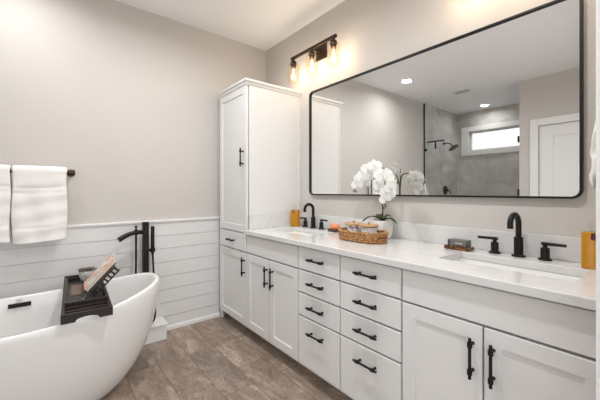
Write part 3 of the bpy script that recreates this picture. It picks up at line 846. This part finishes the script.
link('woven_wall', b, M['wicker'], WT, local=True, smooth=60)
b = MB(); b.rings([[(*oval(A_-.006, B_-.006, k, N), z) for k in range(N)] for z in (.0005,.008)])
link('base', b, M['wicker'], WT, local=True, smooth=30)
def jar(x, y, label, fill):
    J = thing('cotton_jar', label, 'jar', (x, y, CT+.0092), 0, 'jars in the wicker tray')
    b = MB(); b.lathe([(.001,0),(.050,0),(.055,.004),(.056,.012),(.056,.086),(.0535,.086),(.0535,.012),(.050,.006),(.001,.005)], (0,0,0), 36, cap0=False)
    link('glass', b, M['clear'], J, local=True, smooth=40)
    b = MB(); b.lathe([(.001,.086),(.057,.086),(.060,.089),(.060,.096),(.057,.099),(.001,.099)], (0,0,0), 36, cap0=False)
    b.lathe([(.006,.099),(.007,.104),(.009,.110),(.006,.115),(.001,.116)], (0,0,0), 16)
    link('lid', b, M['lightwood'], J, local=True, smooth=35)
    b = MB(); rnd = random.Random(int(x*1000))
    if fill:
        for i in range(44):
            a = rnd.uniform(0,6.28); r = .036*rnd.random()**.3; z = .022+.046*rnd.random(); q_ = rnd.uniform(.014,.0165)
            b.lathe([(q_*sin(t), -q_*cos(t)) for t in [pi*j/8+.01 for j in range(8)]]+[(.0005,q_)], (r*cos(a), r*sin(a), z), 12)
    else:
        z = .0075
        for i in range(10):
            dx, dy = rnd.uniform(-.003,.003), rnd.uniform(-.003,.003)
            b.lathe([(.001,0),(.045,.0003),(.048,.002),(.0485,.0036),(.048,.0055),(.045,.0071),(.001,.0074)], (dx,dy,z), 32); z += .0075
    o = link('cotton_fill', b, M['cotton'], J, local=True, smooth=60)
    o['kind'] = 'stuff'
jar(1.496, -.258, 'glass jar of cotton balls with wooden lid, further from the orchid', True)
jar(1.622, -.258, 'glass jar of cotton pads with wooden lid, nearer the orchid', False)

# orchid
ox, oy = 1.590, -.074
OR = thing('potted_orchid', 'white orchid in a round white pot behind the wicker tray', 'potted orchid', (ox, oy, CT+.0005))
b = MB(); b.lathe([(.046,0),(.052,.002),(.063,.030),(.067,.062),(.066,.092),(.061,.118),(.060,.122),(.056,.120),(.057,.105),(.001,.102)], (0,0,0), 40)
link('pot', b, M['ceramic'], OR, local=True, smooth=50)
link('moss', MB().lathe([(.0555,.1035),(.045,.110),(.001,.114)], (0,0,0), 24, cap0=False), M['succ'], OR, local=True)
def strap(az, L_, w0, rise, droop):
    b = MB()
    def fn(u, v):
        r = L_*v; z = .112 + rise*sin(min(1,v*1.3)*pi/2) - droop*v**2.2
        wd = w0*(sin(pi*min(1,v*.93+.07))**.6); cr = abs(u-.5)*2
        lx, ly = r, (u-.5)*wd
        return (lx*cos(az)-ly*sin(az), lx*sin(az)+ly*cos(az), z+cr*cr*.006)
    b.grid(fn, 7, 14); link('leaf', b, M['leaf'], OR, local=True, smooth=180, solid=.0025)
for az, L_, w0, ri, dr in ((radians(196),.145,.045,.050,.062),(radians(150),.10,.040,.055,.030),(radians(-12),.130,.024,.040,.045),(radians(-50),.07,.035,.040,.020),(radians(60),.06,.034,.05,.02)): strap(az, L_, w0, ri, dr)
def crv(ctrl, n_=8):
    pts = []; ctrl = [Vector(c) for c in ctrl]
    for i in range(len(ctrl)-1):
        p0, p1, p2, p3 = (ctrl[max(0,min(len(ctrl)-1,i+o))] for o in (-1,0,1,2))
        for k in range(n_):
            t = k/n_; pts.append(.5*((2*p1)+(p2-p0)*t+(2*p0-5*p1+4*p2-p3)*t*t+(3*p1-p0-3*p2+p3)*t**3))
    return pts+[ctrl[-1]]
LP = lambda x, y, z: (x-ox, y-oy, z-CT)
st1 = crv([(0,0,.105),(.012,-.018,.22),(.012,-.024,.36),(-.025,-.022,.455),(-.085,-.020,.475),(-.14,-.024,.44),(-.185,-.028,.385),(-.215,-.03,.33)])
st2 = crv([(.006,-.004,.105),(.016,-.022,.25),(.020,-.028,.37),(.030,-.035,.430),(.062,-.075,.440),(.090,-.105,.410),(.106,-.122,.360),(.114,-.128,.30),(.114,-.130,.24)])
b = MB(); b.tube(st1, [.0042]*30+[.003]*(len(st1)-30), 8); b.tube([(.002,-.004,.10),(.018,-.024,.30),(.019,-.025,.475)], .003, 8); link('flower_stem', b, M['stem'], OR, local=True, smooth=60)
b = MB(); b.tube(st2, [.0042]*30+[.003]*(len(st2)-30), 8); link('flower_stem', b, M['stem'], OR, local=True, smooth=60)
# one flower, face towards local +z
def petal(b, ang, L_, W_, cup, back=0.0):
    def fn(u, v):
        wd = W_*(sin(pi*(v*.90+.06))**.75); lx = .003+L_*v; ly = (u-.5)*wd
        z = cup*v*v*L_*1.2 - back*v*L_ + .25*cup*(abs(u-.5)*2)**2*wd + .0012*sin(v*9+u*7)
        return (lx*cos(ang)-ly*sin(ang), lx*sin(ang)+ly*cos(ang), z)
    b.grid(fn, 9, 9)
fb = MB()
for d in (90, 212, 328): petal(fb, radians(d), .050, .040, .10, .10)
for d in (8, 172): petal(fb, radians(d), .052, .066, .16, 0)
lb = MB(); lb.lathe([(.001,.000),(.007,.003),(.008,.009),(.005,.014),(.001,.016)], (0,0,0), 12)
lb.tube([(0,-.003,.004),(0,-.012,.010),(0,-.018,.009)], [.005,.006,.001], 8)
fme = None; cnt = 0
def flower(p, d, roll, sc):
    global fme, cnt
    z = Vector(d).normalized(); up = Vector((0,0,1)); x = up.cross(z).normalized(); y = z.cross(x)
    R_ = Matrix((x,y,z)).transposed().to_4x4() @ Matrix.Rotation(roll,4,'Z')
    if fme is None:
        o = link('flower', fb, M['petal'], OR, local=True, smooth=180, solid=.0012)
        l_ = link('lip', lb, M['lip'], o, local=True, smooth=60); fme = (o, l_)
    else:
        o = fme[0].copy(); l_ = fme[1].copy(); COL.objects.link(o); COL.objects.link(l_); l_.parent = o; o.parent = OR
    o.location = p; o.rotation_euler = R_.to_euler(); o.scale = (sc,)*3
V3 = (.62,-.75,.10)
FL = [((1.702,-.208,1.300),(.75,-.66,.05),0,1.05), ((1.716,-.208,1.212),(.72,-.68,-.05),.2,.85), ((1.672,-.205,1.238),(.45,-.85,.05),-.3,.82), ((1.735,-.200,1.235),(.9,-.4,0),.4,.78),
      ((1.712,-.215,1.172),(.6,-.8,-.1),.5,.70), ((1.650,-.180,1.325),(.3,-.9,.25),.2,.8), ((1.690,-.165,1.320),(.3,.9,.1),0,.85), ((1.700,-.170,1.250),(.1,.95,0),.3,.85), ((1.655,-.150,1.290),(-.4,.85,.1),.5,.8), ((1.725,-.18,1.205),(.3,.9,0),.1,.8),
      ((1.553,-.115,1.385),(.65,-.70,.25),.1,.95), ((1.510,-.125,1.365),(.45,-.85,.2),-.2,.95), ((1.525,-.13,1.320),(.75,-.62,.0),.2,.95), ((1.475,-.125,1.330),(.35,-.9,.1),.3,.95),
      ((1.440,-.125,1.300),(.25,-.95,.1),-.3,.9), ((1.478,-.13,1.275),(.6,-.75,-.1),.2,.9), ((1.415,-.125,1.262),(.2,-.95,0),.1,.85), ((1.585,-.12,1.345),(.8,-.5,.2),-.2,.8),
      ((1.545,-.085,1.365),(.1,.95,.1),.1,.9), ((1.480,-.09,1.345),(-.1,.95,.1),.3,.9)]
for (x,y,z), d, r_, sc in FL: flower(LP(x,y,z), d, r_, sc)
def bud(p, s):
    b = MB(); b.lathe([(.001,-.010*s),(.006*s,-.005*s),(.0075*s,0),(.005*s,.007*s),(.001,.011*s)], p, 10); link('bud', b, M['bud'], OR, local=True, smooth=60)
for p, s in ((LP(1.392,-.125,1.232),1),(LP(1.402,-.128,1.216),.9),(LP(1.380,-.125,1.218),.75),(LP(1.700,-.205,1.142),1),(LP(1.708,-.205,1.126),.9),(LP(1.694,-.203,1.112),.75)): bud(p, s)
